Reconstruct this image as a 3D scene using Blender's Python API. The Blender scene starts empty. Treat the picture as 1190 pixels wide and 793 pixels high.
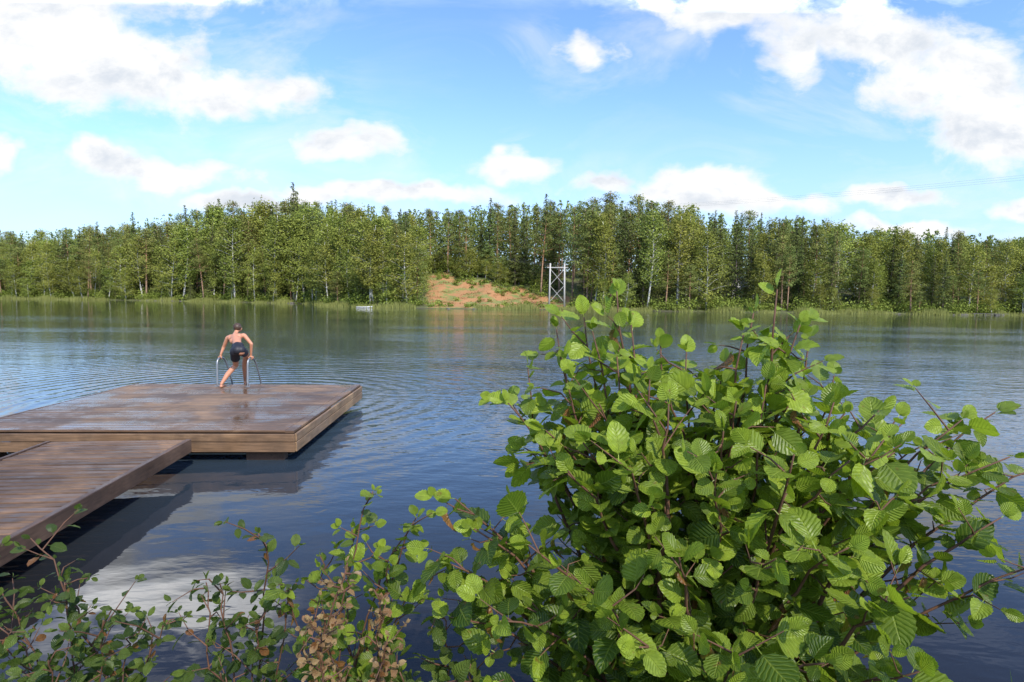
import bpy, math, random
import numpy as np
from mathutils import Vector, Matrix
rnd = random.Random(7)
R = np.random.default_rng(11)
scene = bpy.context.scene
COL = scene.collection
scene.view_settings.view_transform = 'Standard'
scene.view_settings.look = 'None'
scene.view_settings.exposure = 0

# ------------------------------------------------------------ helpers
class MB:
    def __init__(s):
        s.V=[]; s.F=[]; s.T=[]; s.UV=[]; s.n=0
    def add(s, V, F, t=0.5, uv=None):
        V=np.asarray(V,float).reshape(-1,3)
        s.V.append(V)
        F=np.asarray(F)
        s.F.extend((F+s.n).tolist())
        s.T.append(np.broadcast_to(np.asarray(t,float),(len(V),)).copy())
        s.UV.append(np.zeros((len(V),2)) if uv is None else np.asarray(uv,float))
        s.n+=len(V)
    def box(s, a, b, t=0.5):
        x0,y0,z0=a; x1,y1,z1=b
        V=[(x0,y0,z0),(x1,y0,z0),(x1,y1,z0),(x0,y1,z0),(x0,y0,z1),(x1,y0,z1),(x1,y1,z1),(x0,y1,z1)]
        F=[(0,3,2,1),(4,5,6,7),(0,1,5,4),(1,2,6,5),(2,3,7,6),(3,0,4,7)]
        s.add(V,F,t)
    def obox(s, c, ax, ay, az, t=0.5):
        c=np.array(c,float); ax=np.array(ax,float); ay=np.array(ay,float); az=np.array(az,float)
        V=[c+i*ax+j*ay+k*az for k in(-1,1) for (i,j) in((-1,-1),(1,-1),(1,1),(-1,1))]
        F=[(0,3,2,1),(4,5,6,7),(0,1,5,4),(1,2,6,5),(2,3,7,6),(3,0,4,7)]
        s.add(V,F,t)
    def tube(s, P, r, sides=6, t=0.5, cap=True):
        P=np.asarray(P,float); n=len(P); r=np.broadcast_to(np.asarray(r,float),(n,))
        T=np.gradient(P,axis=0); T/= (np.linalg.norm(T,axis=1)[:,None]+1e-9)
        ref=np.array([0.,0.,1.]) if abs(T[0][2])<.9 else np.array([1.,0,0])
        V=[]
        u=np.cross(ref,T[0]); u/=np.linalg.norm(u)+1e-9
        a=np.arange(sides)*2*math.pi/sides
        for i in range(n):
            u=u-T[i]*np.dot(u,T[i]); u/=np.linalg.norm(u)+1e-9
            w=np.cross(T[i],u)
            V.append(P[i]+r[i]*(np.cos(a)[:,None]*u+np.sin(a)[:,None]*w))
        V=np.concatenate(V)
        F=[]
        for i in range(n-1):
            for k in range(sides):
                k2=(k+1)%sides
                F.append((i*sides+k,i*sides+k2,(i+1)*sides+k2,(i+1)*sides+k))
        s.add(V,F,t)
        if cap:
            b=s.n-len(V)
            s.F.append([b+k for k in range(sides)][::-1])
            s.F.append([b+(n-1)*sides+k for k in range(sides)])
    def sphere(s,c,r,seg=14,rings=9,t=.5,rot=None):
        r=np.broadcast_to(np.asarray(r,float),(3,)); V=[]; F=[]
        V.append((0,0,1))
        for i in range(1,rings):
            ph=math.pi*i/rings
            for k in range(seg):
                th=2*math.pi*k/seg
                V.append((math.sin(ph)*math.cos(th),math.sin(ph)*math.sin(th),math.cos(ph)))
        V.append((0,0,-1))
        for k in range(seg):
            F.append((0,1+k,1+(k+1)%seg))
            b=1+(rings-2)*seg
            F.append((len(V)-1,b+(k+1)%seg,b+k))
        for i in range(rings-2):
            for k in range(seg):
                a=1+i*seg; b=a+seg
                F.append((a+k,b+k,b+(k+1)%seg,a+(k+1)%seg))
        V=np.array(V)*r
        if rot is not None: V=V@np.array(rot).T
        V=V+np.array(c)
        s.V.append(V); s.F.extend([[i+s.n for i in f] for f in F]); s.T.append(np.full(len(V),t)); s.UV.append(np.zeros((len(V),2))); s.n+=len(V)
    def capsule(s,a,ra,b,rb,seg=14):
        a=np.array(a,float); b=np.array(b,float)
        s.sphere(a,ra,seg); s.sphere(b,rb,seg)
        s.tube([a,b],[ra,rb],seg)
    def mesh(s,name,mat,smooth=False,off=(0,0,0),tint=False,uv=False):
        V=np.concatenate(s.V)-np.array(off)
        m=bpy.data.meshes.new(name)
        m.from_pydata(V.tolist(),[],s.F)
        if tint:
            at=m.attributes.new('tint','FLOAT','POINT'); at.data.foreach_set('value',np.concatenate(s.T).astype(np.float32))
        if uv:
            U=np.concatenate(s.UV); l=m.uv_layers.new(name='UVMap')
            li=np.empty(len(m.loops),dtype=np.int32); m.loops.foreach_get('vertex_index',li)
            l.data.foreach_set('uv',U[li].astype(np.float32).ravel())
        if smooth: m.polygons.foreach_set('use_smooth',np.ones(len(m.polygons),dtype=bool))
        if mat: m.materials.append(mat)
        m.update()
        return m

def obj(name,data,parent=None,loc=(0,0,0)):
    o=bpy.data.objects.new(name,data); COL.objects.link(o)
    o.location=loc
    if parent: o.parent=parent
    return o
def empty(name,loc,label,cat,group=None):
    o=bpy.data.objects.new(name,None); COL.objects.link(o); o.location=loc; o.empty_display_size=.3
    o['label']=label; o['category']=cat
    if group:o['group']=group
    return o
def tag(o,label=None,cat=None,kind=None,group=None):
    if label:o['label']=label
    if cat:o['category']=cat
    if kind:o['kind']=kind
    if group:o['group']=group
def bevel(o,w=.006,seg=1):
    m=o.modifiers.new('bevel','BEVEL'); m.width=w; m.segments=seg; m.limit_method='ANGLE'

class NT:
    def __init__(s,tree): s.t=tree; s.n=tree.nodes; s.l=tree.links; s.n.clear()
    def new(s,typ,**kw):
        n=s.n.new(typ)
        for k,v in kw.items():
            setattr(n,k,v)
        return n
    def link(s,a,b): s.l.new(a,b)
    def setin(s,node,i,v):
        if hasattr(v,'is_output') or isinstance(v,bpy.types.NodeSocket): s.l.new(v,node.inputs[i])
        else: node.inputs[i].default_value=v
    def math(s,op,a,b=None,c=None,clamp=False):
        n=s.n.new('ShaderNodeMath'); n.operation=op; n.use_clamp=clamp
        s.setin(n,0,a)
        if b is not None: s.setin(n,1,b)
        if c is not None: s.setin(n,2,c)
        return n.outputs[0]
    def vm(s,op,a,b=None,c=None,out=0):
        n=s.n.new('ShaderNodeVectorMath'); n.operation=op
        s.setin(n,0,a)
        if b is not None: s.setin(n,1,b)
        if c is not None: s.setin(n,2,c)
        return n.outputs[out]
    def mr(s,v,a,b,c=0.,d=1.,smooth=False):
        n=s.n.new('ShaderNodeMapRange')
        if smooth:n.interpolation_type='SMOOTHSTEP'
        s.setin(n,0,v); s.setin(n,1,a); s.setin(n,2,b); s.setin(n,3,c); s.setin(n,4,d)
        return n.outputs[0]
    def mix(s,f,a,b,typ='MIX'):
        n=s.n.new('ShaderNodeMix'); n.data_type='RGBA'; n.blend_type=typ
        s.setin(n,0,f); s.setin(n,6,a if not isinstance(a,tuple) else (*a,1)[:4]); s.setin(n,7,b if not isinstance(b,tuple) else (*b,1)[:4])
        return n.outputs[2]
    def noise(s,vec,scale,detail=4,rough=.5,dist=0.):
        n=s.n.new('ShaderNodeTexNoise')
        if vec is not None: s.l.new(vec,n.inputs['Vector'])
        n.inputs['Scale'].default_value=scale; n.inputs['Detail'].default_value=detail
        n.inputs['Roughness'].default_value=rough; n.inputs['Distortion'].default_value=dist
        return n.outputs[0]
    def mapping(s,vec,scale=(1,1,1),loc=(0,0,0),rot=(0,0,0)):
        n=s.n.new('ShaderNodeMapping'); s.l.new(vec,n.inputs[0])
        n.inputs[1].default_value=loc; n.inputs[2].default_value=rot; n.inputs[3].default_value=scale
        return n.outputs[0]
    def pos(s): return s.n.new('ShaderNodeNewGeometry').outputs['Position']
    def objc(s): return s.n.new('ShaderNodeTexCoord').outputs['Object']
    def attr(s,name):
        n=s.n.new('ShaderNodeAttribute'); n.attribute_name=name; return n.outputs['Fac']
    def bump(s,h,dist=1.,strength=1.):
        n=s.n.new('ShaderNodeBump'); s.l.new(h,n.inputs['Height']); n.inputs['Distance'].default_value=dist; n.inputs['Strength'].default_value=strength
        return n.outputs[0]
    def princ(s,col,rough=.6,normal=None,metal=0.,spec=.5,ior=None):
        n=s.n.new('ShaderNodeBsdfPrincipled')
        s.setin(n,'Base Color',(*col,1) if isinstance(col,tuple) else col)
        s.setin(n,'Roughness',rough); n.inputs['Metallic'].default_value=metal
        n.inputs['Specular IOR Level'].default_value=spec
        if ior:n.inputs['IOR'].default_value=ior
        if normal is not None:s.l.new(normal,n.inputs['Normal'])
        return n.outputs[0]
    def out(s,sh):
        o=s.n.new('ShaderNodeOutputMaterial'); s.l.new(sh,o.inputs[0])
def mat(name):
    m=bpy.data.materials.new(name); m.use_nodes=True
    return m,NT(m.node_tree)

# ------------------------------------------------------------ materials
def foliage_mat(name,ca,cb,trans=.3,objvar=.2,huevar=(.478,.518)):
    m,t=mat(name)
    tint=t.attr('tint')
    c=t.mix(t.mr(tint,0,1),ca,cb)
    oi=t.new('ShaderNodeObjectInfo').outputs['Random']
    hs=t.new('ShaderNodeHueSaturation')
    t.link(t.mr(oi,0,1,1-objvar,1+objvar),hs.inputs['Value'])
    t.link(t.mr(t.math('FRACT',t.math('MULTIPLY',oi,7.3)),0,1,*huevar),hs.inputs['Hue'])
    t.link(c,hs.inputs['Color'])
    col=hs.outputs[0]
    df=t.new('ShaderNodeBsdfDiffuse'); t.link(col,df.inputs[0])
    tr=t.new('ShaderNodeBsdfTranslucent'); t.link(col,tr.inputs[0])
    mx=t.new('ShaderNodeMixShader'); mx.inputs[0].default_value=trans
    t.link(df.outputs[0],mx.inputs[1]); t.link(tr.outputs[0],mx.inputs[2]); t.out(mx.outputs[0])
    return m
M_birchleaf=foliage_mat('birch_foliage',(.17,.205,.038),(.35,.37,.085),trans=.25)
M_pineleaf=foliage_mat('pine_needles',(.13,.16,.042),(.25,.275,.08),trans=.12)
M_spruceleaf=foliage_mat('spruce_needles',(.085,.112,.033),(.175,.205,.058),trans=.1)
M_under=foliage_mat('undergrowth_leaves',(.12,.15,.025),(.29,.33,.07),trans=.25)
M_reed=foliage_mat('reed_blades',(.20,.22,.06),(.38,.39,.13),trans=.3)
M_grass=foliage_mat('grass_blades',(.05,.1,.02),(.14,.22,.05),trans=.3)
M_debris=foliage_mat('felled_branches',(.26,.13,.055),(.42,.26,.11),trans=.05,huevar=(.49,.51))

def bark_mat(name,lo,hi,white=False):
    m,t=mat(name); o=t.objc()
    z=t.new('ShaderNodeSeparateXYZ'); t.link(o,z.inputs[0])
    n=t.noise(t.mapping(o,(3,3,1.2)),3,3,.6)
    c=t.mix(t.mr(z.outputs[2],2,9),lo,hi)
    c=t.mix(t.mr(n,.52,.6),c,(.05,.04,.035) if white else (.09,.055,.035))
    t.out(t.princ(c,.85)); return m
M_birchbark=bark_mat('birch_bark',(.62,.60,.54),(.68,.66,.6),True)
M_pinebark=bark_mat('pine_bark',(.28,.19,.13),(.5,.27,.14))
M_sprucebark=bark_mat('spruce_bark',(.16,.13,.10),(.18,.14,.12))

def leaf_mat(name,ca,cb,brown=(.20,.085,.03)):
    m,t=mat(name)
    uv=t.new('ShaderNodeUVMap'); uv.uv_map='UVMap'
    sp=t.new('ShaderNodeSeparateXYZ'); t.link(uv.outputs[0],sp.inputs[0])
    s_=t.math('ABSOLUTE',t.math('MULTIPLY_ADD',sp.outputs[0],2.,-1.)); tt=sp.outputs[1]
    ph=t.math('FRACT',t.math('SUBTRACT',t.math('MULTIPLY',tt,8.5),t.math('MULTIPLY',s_,2.3)))
    d=t.math('ABSOLUTE',t.math('SUBTRACT',ph,.5))
    vein=t.mr(d,.0,.13,1.,0.,True)
    mid=t.mr(s_,0.,.09,1.,0.,True)
    v=t.math('MAXIMUM',vein,mid)
    tint=t.attr('tint')
    n=t.noise(t.pos(),60,2)
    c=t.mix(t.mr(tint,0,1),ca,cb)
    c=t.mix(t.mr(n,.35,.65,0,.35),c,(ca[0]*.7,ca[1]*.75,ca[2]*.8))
    c=t.mix(t.math('MULTIPLY',v,.34),c,(cb[0]*1.3,cb[1]*1.2,cb[2]*2.))
    spot=t.mr(t.noise(t.pos(),22,3,.6),.67,.73)
    c=t.mix(t.math('MULTIPLY',spot,.75),c,brown)
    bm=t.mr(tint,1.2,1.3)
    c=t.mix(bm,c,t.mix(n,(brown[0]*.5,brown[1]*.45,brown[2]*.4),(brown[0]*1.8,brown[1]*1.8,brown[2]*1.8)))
    h=t.math('SUBTRACT',t.math('MULTIPLY',d,1.2),t.math('MULTIPLY',mid,.6))
    nb=t.bump(h,.0032,.8)
    p=t.princ(c,.40,nb,spec=.35)
    tr=t.new('ShaderNodeBsdfTranslucent'); t.link(t.mix(.5,c,(cb[0]*1.4,cb[1]*1.5,cb[2]*.6)),tr.inputs[0]); t.link(nb,tr.inputs[1])
    mx=t.new('ShaderNodeMixShader'); mx.inputs[0].default_value=.40
    t.link(p,mx.inputs[1]); t.link(tr.outputs[0],mx.inputs[2]); t.out(mx.outputs[0])
    return m
M_alder=leaf_mat('alder_leaf',(.030,.068,.008),(.32,.42,.040))
M_willow=leaf_mat('willow_leaf',(.03,.058,.011),(.16,.22,.035))
M_dryhead=leaf_mat('dry_seedhead',(.34,.17,.075),(.54,.38,.18))
m,t=mat('shrub_bark'); n=t.noise(t.objc(),40,4)
t.out(t.princ(t.mix(n,(.045,.023,.013),(.17,.075,.04)),.75)); M_twig=m

def wood_mat(name,dry,wet,wetlo,wetamt=1.,axis=0,wetrough=.25,spec=.35,gv=(.68,1.3)):
    m,t=mat(name); P=t.pos()
    g=t.new('ShaderNodeNewGeometry').outputs['Random Per Island']
    sc=(1.5,30,30) if axis==0 else (30,1.5,30)
    grain=t.noise(t.mapping(P,sc),1.6,5,.6)
    big=t.noise(P,.75,4,.55,.6)
    w=t.math('ADD',big,t.math('MULTIPLY',t.math('SUBTRACT',g,.5),.12))
    wetm=t.math('MULTIPLY',t.mr(w,wetlo-.03,wetlo+.12,0,1,True),wetamt)
    c=t.mix(t.mr(grain,.3,.7),tuple(x*.65 for x in dry),tuple(x*1.3 for x in dry))
    c2=t.mix(t.mr(grain,.3,.7),tuple(x*.65 for x in wet),tuple(x*1.35 for x in wet))
    c=t.mix(wetm,c,c2)
    blot=t.noise(P,3.,5,.65)
    c=t.mix(t.mr(blot,.46,.72,0,.6),c,(wet[0]*.5,wet[1]*.55,wet[2]*.6))
    hs=t.new('ShaderNodeHueSaturation'); t.link(c,hs.inputs['Color']); t.link(t.mr(g,0,1,*gv),hs.inputs['Value'])
    pud=t.mr(t.noise(P,1.3,5,.65,.4),.40,.62,0,1,True)
    r=t.mr(t.math('MULTIPLY',wetm,t.math('MULTIPLY_ADD',pud,.75,.25)),0,1,.68,wetrough)
    t.out(t.princ(hs.outputs[0],r,t.bump(grain,.002,.5),spec=spec))
    return m
M_deck=wood_mat('wet_decking',(.24,.148,.083),(.11,.063,.035),.42,wetrough=.14,spec=.42)
M_fascia=wood_mat('stained_board',(.24,.145,.075),(.125,.073,.04),.43,.85)
M_fascia_y=wood_mat('stained_side_board',(.29,.185,.10),(.165,.10,.055),.45,.7,1)
M_gside=wood_mat('dark_gangway_beam',(.11,.064,.040),(.055,.032,.021),.45,.7,1)
M_gang=wood_mat('gangway_boards',(.19,.115,.068),(.09,.052,.031),.45,wetrough=.36,spec=.2,gv=(.45,1.5))
M_grey=wood_mat('weathered_grey_wood',(.24,.22,.19),(.18,.165,.145),.5)
m,t=mat('pole_wood'); t.out(t.princ(t.mix(t.noise(t.mapping(t.objc(),(4,4,.5)),2,4),(.40,.38,.34),(.52,.50,.46)),.8)); M_pole=m
m,t=mat('black_float'); t.out(t.princ(t.mix(t.noise(t.objc(),6),(.012,.012,.012),(.04,.035,.03)),.5)); M_float=m
m,t=mat('steel'); t.out(t.princ((.38,.39,.40),t.mr(t.noise(t.objc(),30),.3,.7,.35,.55),metal=.8)); M_steel=m
m,t=mat('black_plastic'); t.out(t.princ((.02,.02,.02),t.mr(t.noise(t.objc(),30),.3,.7,.3,.5))); M_step=m
m,t=mat('skin'); n=t.noise(t.objc(),9,3)
p=t.new('ShaderNodeBsdfPrincipled'); t.link(t.mix(n,(.47,.20,.11),(.58,.275,.16)),p.inputs['Base Color']); p.inputs['Roughness'].default_value=.5
p.inputs['Subsurface Weight'].default_value=.08; p.inputs['Subsurface Radius'].default_value=(.02,.008,.004)
t.out(p.outputs[0]); M_skin=m
m,t=mat('black_cloth'); t.out(t.princ(t.mix(t.noise(t.objc(),25),(.008,.008,.012),(.02,.02,.028)),.6)); M_cloth=m
m,t=mat('brown_hair'); t.out(t.princ(t.mix(t.noise(t.mapping(t.objc(),(60,60,8)),3),(.03,.016,.009),(.09,.048,.025)),.5)); M_hair=m
m,t=mat('white_paint'); t.out(t.princ(t.mix(t.noise(t.objc(),3),(.42,.42,.41),(.6,.6,.58)),.5)); M_white=m
m,t=mat('roof_metal'); t.out(t.princ(t.mix(t.noise(t.objc(),2),(.16,.15,.15),(.25,.24,.24)),.6)); M_roof=m
m,t=mat('window_glass'); t.out(t.princ(t.mix(t.noise(t.objc(),1),(.02,.03,.04),(.05,.06,.07)),.1)); M_glass=m
m,t=mat('rock'); o=t.objc(); n=t.noise(o,2.2,7,.65)
t.out(t.princ(t.mix(n,(.05,.045,.04),(.17,.155,.13)),.85,t.bump(n,.15))); M_rock=m
m,t=mat('cable'); t.out(t.princ(t.mix(t.noise(t.objc(),3),(.12,.12,.12),(.2,.2,.2)),.5)); M_cable=m
m,t=mat('ceramic'); t.out(t.princ(t.mix(t.noise(t.objc(),3),(.2,.12,.08),(.3,.2,.15)),.3)); M_ceramic=m

# ground
m,t=mat('lake_shore_ground'); P=t.pos()
n1=t.noise(P,.25,5,.6); n2=t.noise(P,2.5,5,.65); n3=t.noise(P,.32,5,.65)
g=t.mix(t.mr(n2,.35,.65),(.07,.09,.022),(.17,.2,.05))
forest=t.mix(t.mr(n1,.4,.6),g,(.09,.08,.04))
clr=t.attr('clearing')
red=t.mix(t.mr(n3,.46,.56),(.40,.19,.075),(.18,.21,.05))
red=t.mix(t.mr(n2,.50,.76),red,(.40,.27,.13))
c=t.mix(clr,forest,red)
z=t.new('ShaderNodeSeparateXYZ'); t.link(P,z.inputs[0])
c=t.mix(t.mr(z.outputs[2],-.1,.12,1,0),c,(.035,.028,.018))
t.out(t.princ(c,.95,t.bump(n2,.1))); M_ground=m

# water
m,t=mat('lake_water'); P=t.pos()
sep=t.new('ShaderNodeSeparateXYZ'); t.link(P,sep.inputs[0])
pw=t.mapping(P,(.6,1.25,1),rot=(0,0,.12))
patch=t.mr(t.noise(t.mapping(P,(.5,1.8,1)),.06,3,.5),.36,.62,.45,1.25,True)
near=t.math('MULTIPLY',t.mr(sep.outputs[1],4,22,.20,1.),t.mr(sep.outputs[1],45,98,1.,.35))
near=t.math('MULTIPLY',near,t.mr(t.math('ADD',sep.outputs[0],t.math('MULTIPLY',sep.outputs[1],.2)),-2.2,.2,.55,1.25,True))
a=t.math('MULTIPLY',t.noise(pw,1.7,3,.6,.3),.032)
b=t.math('MULTIPLY',t.noise(pw,8.,2,.5,.4),.010)
c_=t.math('MULTIPLY',t.noise(pw,.35,1,.5),.02)
h=t.math('ADD',t.math('ADD',a,b),c_)
h=t.math('MULTIPLY',t.math('MULTIPLY',h,patch),near)
dv=t.vm('DISTANCE',t.mapping(P,(1,1,0)),(-5.9,12.9,0),out=1)
ring=t.math('SINE',t.math('MULTIPLY',t.math('ADD',dv,t.math('MULTIPLY',t.noise(P,.5,2),.5)),2*math.pi/.45))
ring=t.math('MULTIPLY',ring,t.mr(dv,.5,13,.0050,0.))
ring=t.math('MULTIPLY',ring,t.mr(dv,.3,1.2,0,1))
ring=t.math('MULTIPLY',ring,t.mr(sep.outputs[1],6.,11.,.2,1.))
h=t.math('ADD',h,ring)
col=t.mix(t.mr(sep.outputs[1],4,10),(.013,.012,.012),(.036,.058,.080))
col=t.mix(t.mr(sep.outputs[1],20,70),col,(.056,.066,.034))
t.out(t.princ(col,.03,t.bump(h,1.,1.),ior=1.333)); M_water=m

# ------------------------------------------------------------ terrain
XS=[-700,-300,-153,-97,-70,-53,-38,-26,7,41,97,300,700]
YS=[175,170,168,162,152,144,122,107,109,106,108,115,120]
def far_shore(X): return np.interp(X,XS,YS)+1.3*np.sin(X*.21)+.8*np.sin(X*.53+1)
def near_shore(X): return 2.75+.22*np.sin(X*.9+.5)+.12*np.sin(X*2.3)
def sstep(a,b,x):
    q=np.clip((x-a)/(b-a),0,1); return q*q*(3-2*q)
def hillh(X): return np.interp(X,[-170,-110,-60,-20,30,60,100],[5,6,9,10,9,6,5])
def height(X,Y):
    X=np.asarray(X,float);Y=np.asarray(Y,float)
    s=Y-far_shore(X)
    far=np.where(s>0,.3*sstep(0,2,s)+hillh(X)*sstep(1,48,s)+.25*np.sin(X*.5)*np.sin(Y*.43)*sstep(2,10,s)+.12*np.sin(X*1.1+1)*sstep(2,8,s),-1.8*sstep(0,6,-s))
    q=near_shore(X)-Y
    nr=np.where(q>0,.95*(1-np.exp(-q*.42))+.03*np.sin(X*5)*np.sin(Y*4.3)*sstep(0,1,q),-1.8*sstep(0,5,-q))
    return np.where(Y<40,nr,far)
def clim(u): return 34-(u+.15)/.25*20+1.8*np.sin(u*90)
def clearing(X,Y):
    u=X/np.maximum(Y,1); s=Y-far_shore(X)
    return np.where((u>-.15)&(u<.100)&(s<clim(u))&(s>.6),1.,0.)
gx=np.concatenate([np.linspace(-900,-200,12)[:-1],np.arange(-200,-24,2.5),np.arange(-24,-8,.8),np.arange(-8,8,.4),np.arange(8,12,.8),np.arange(12,160,2.5),np.linspace(162,900,12)])
gy=np.concatenate([np.linspace(-200,-8,10)[:-1],np.arange(-8,8,.35),np.linspace(8,98,12)[:-1],np.arange(98,215,1.2),np.linspace(216,1200,12)])
GX,GY=np.meshgrid(gx,gy); GZ=height(GX,GY)
V=np.stack([GX.ravel(),GY.ravel(),GZ.ravel()],1)
nx,ny=len(gx),len(gy)
I=(np.arange(ny-1)[:,None]*nx+np.arange(nx-1)[None,:]).ravel()
F=np.stack([I,I+1,I+nx+1,I+nx],1)
mb=MB(); mb.add(V,F)
me=mb.mesh('ground',M_ground,True)
at=me.attributes.new('clearing','FLOAT','POINT'); at.data.foreach_set('value',clearing(GX,GY).ravel().astype(np.float32))
o=obj('ground',me); tag(o,'grassy lake banks and wooded hillside with a reddish cleared strip','ground','structure')
mb=MB(); mb.add([(-900,-8,0),(900,-8,0),(900,320,0),(-900,320,0)],[(0,1,2,3)])
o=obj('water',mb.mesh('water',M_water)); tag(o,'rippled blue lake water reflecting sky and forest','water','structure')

# ------------------------------------------------------------ trees
def rquads(C,size,aspect=1.,up=.0,rg=R,out=None,ow=1.3):
    n=len(C)
    N=rg.normal(size=(n,3)); N[:,2]+=up
    if out is not None: N+=out*ow
    N/=np.linalg.norm(N,axis=1)[:,None]
    A=rg.normal(size=(n,3)); A-=N*np.sum(A*N,1)[:,None]; A/=np.linalg.norm(A,axis=1)[:,None]
    B=np.cross(N,A); s=(size*rg.uniform(.6,1.3,n))[:,None]
    A=A*s*.5; B=B*s*.5*aspect
    V=np.stack([C-A,C-B*.8,C+A,C+B],1).reshape(-1,3)
    F=np.arange(n*4).reshape(n,4)
    return V,F
def outn(C,c0):
    O=C-c0; return O/(np.linalg.norm(O,axis=1)[:,None]+1e-6)
def trunk_path(H,wob,rg,n=9):
    z=np.linspace(0,H,n); ax=rg.normal()*wob; ay=rg.normal()*wob
    return np.stack([ax*np.sin(z/H*2.2+rg.uniform(0,2)),ay*np.sin(z/H*2.6),z],1)
def fix0(P): return P-np.array([P[0,0],P[0,1],0])
def at_z(P,z): return np.array([np.interp(z,P[:,2],P[:,0]),np.interp(z,P[:,2],P[:,1]),z])
def mk_birch(seed):
    rg=np.random.default_rng(seed); H=18.; P=fix0(trunk_path(H,.5,rg)); T=MB(); L=MB()
    T.tube(P,np.linspace(.17,.03,len(P)),7)
    low=rg.uniform(.07,.30); W=rg.uniform(2.4,3.8)
    for i in range(38):
        f=low+(1-low)*((i+rg.uniform(0,.9))/38); a=i*2.4+rg.uniform(-.5,.5)
        q=(f-low)/(1-low)
        ln=W*(math.sin(math.pi*min(1,(q*.82+.18)))**.75)*rg.uniform(.5,1.15)+.2
        el=rg.uniform(.35,.95)
        p0=at_z(P,f*H*.96); d=np.array([math.cos(a)*math.cos(el),math.sin(a)*math.cos(el),math.sin(el)])
        p1=p0+d*ln*.6; p2=p0+d*ln+np.array([0,0,-.1*ln])
        T.tube([p0,p1,p2],[.045,.03,.012],4,cap=False)
        for g in (.5,.78,1.02):
            c=p0+(p2-p0)*g+rg.normal(size=3)*.2
            n=int(40*rg.uniform(.7,1.3))
            C=c+rg.normal(size=(n,3))*np.array([.54,.54,.5])
            C[:,2]-=np.abs(rg.normal(size=n))*.3
            V,F=rquads(C,.30,.8,.5,rg,outn(C,np.array([p0[0],p0[1],c[2]-.6]))); tn=np.clip(.45+.2*rg.normal(),0,1)
            L.add(V,F,np.repeat(np.clip(tn+rg.normal(size=n)*.18,0,1),4))
    return T.mesh('birch_trunk',M_birchbark,True),L.mesh('birch_crown',M_birchleaf,tint=True),H
def mk_pine(seed):
    rg=np.random.default_rng(seed); H=19.; P=fix0(trunk_path(H,.3,rg)); T=MB(); L=MB()
    T.tube(P,np.linspace(.2,.05,len(P)),7)
    low=rg.uniform(.32,.52)
    for i in range(10):
        f=rg.uniform(.2,low); a=rg.uniform(0,6.28); p0=at_z(P,f*H); T.tube([p0,p0+np.array([math.cos(a),math.sin(a),.1])*rg.uniform(.4,1.1)],[.03,.01],3,cap=False)
    for i in range(36):
        q=(i+rg.uniform(0,.9))/36; f=low+(1-low)*q; a=i*2.4+rg.uniform(-.5,.5)
        ln=(2.8*(1-q)**.5+.25)*rg.uniform(.5,1.2); el=rg.uniform(-.05,.45)+q*.4
        p0=at_z(P,f*H*.98); d=np.array([math.cos(a)*math.cos(el),math.sin(a)*math.cos(el),math.sin(el)])
        p2=p0+d*ln; T.tube([p0,p0+d*ln*.5,p2],[.05,.035,.015],4,cap=False)
        for g in (.5,.78,1.02):
            c=p0+(p2-p0)*g+rg.normal(size=3)*.12; n=int(36*rg.uniform(.6,1.3))
            C=c+rg.normal(size=(n,3))*np.array([.46,.46,.28])
            V,F=rquads(C,.32,.5,.6,rg,outn(C,np.array([p0[0],p0[1],c[2]-.8]))); tn=np.clip(.45+.2*rg.normal(),0,1)
            L.add(V,F,np.repeat(np.clip(tn+rg.normal(size=n)*.2,0,1),4))
    return T.mesh('pine_trunk',M_pinebark,True),L.mesh('pine_crown',M_pineleaf,tint=True),H
def mk_spruce(seed):
    rg=np.random.default_rng(seed); H=20.; P=fix0(trunk_path(H,.08,rg)); T=MB(); L=MB()
    T.tube(P,np.linspace(.2,.02,len(P)),7)
    W=rg.uniform(2.2,3.1); z=H*rg.uniform(.03,.09)
    while z<H*.99:
        f=z/H; k=7 if f<.8 else 5
        for j in range(k):
            a=rg.uniform(0,6.28); ln=(W*(1-f)**.8+.08)*rg.uniform(.6,1.15)
            dr=-.28+f*.5; p0=at_z(P,z+rg.uniform(-.2,.2)); d=np.array([math.cos(a),math.sin(a),dr])
            p1=p0+d*ln; p1[2]+=.12*ln
            if ln>.6: T.tube([p0,p1],[.025,.008],3,cap=False)
            n=max(3,int(ln*11)); g=rg.uniform(.12,1.05,n)[:,None]
            C=p0+(p1-p0)*g+rg.normal(size=(n,3))*np.array([.18,.18,.11])*(0.4+ln*.35); C[:,2]-=.12*ln*rg.uniform(0,1,n)
            V,F=rquads(C,.40,.45,.4,rg,outn(C,p0-np.array([0,0,.3])),1.); tn=np.clip(.4+.25*rg.normal(),0,1)
            L.add(V,F,np.repeat(np.clip(tn+g[:,0]*.3-.15+rg.normal(size=n)*.15,0,1),4))
        z+=.42
    return T.mesh('spruce_trunk',M_sprucebark,True),L.mesh('spruce_crown',M_spruceleaf,tint=True),H
KIND={'birch_tree':[mk_birch(100+i) for i in range(8)],'pine_tree':[mk_pine(200+i) for i in range(5)],'spruce_tree':[mk_spruce(300+i) for i in range(5)]}
LAB={'birch_tree':'leafy birch tree with pale trunk on the lake bank','pine_tree':'tall pine tree with bare orange trunk on hillside','spruce_tree':'dark pointed spruce tree in the shore forest'}
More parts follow.
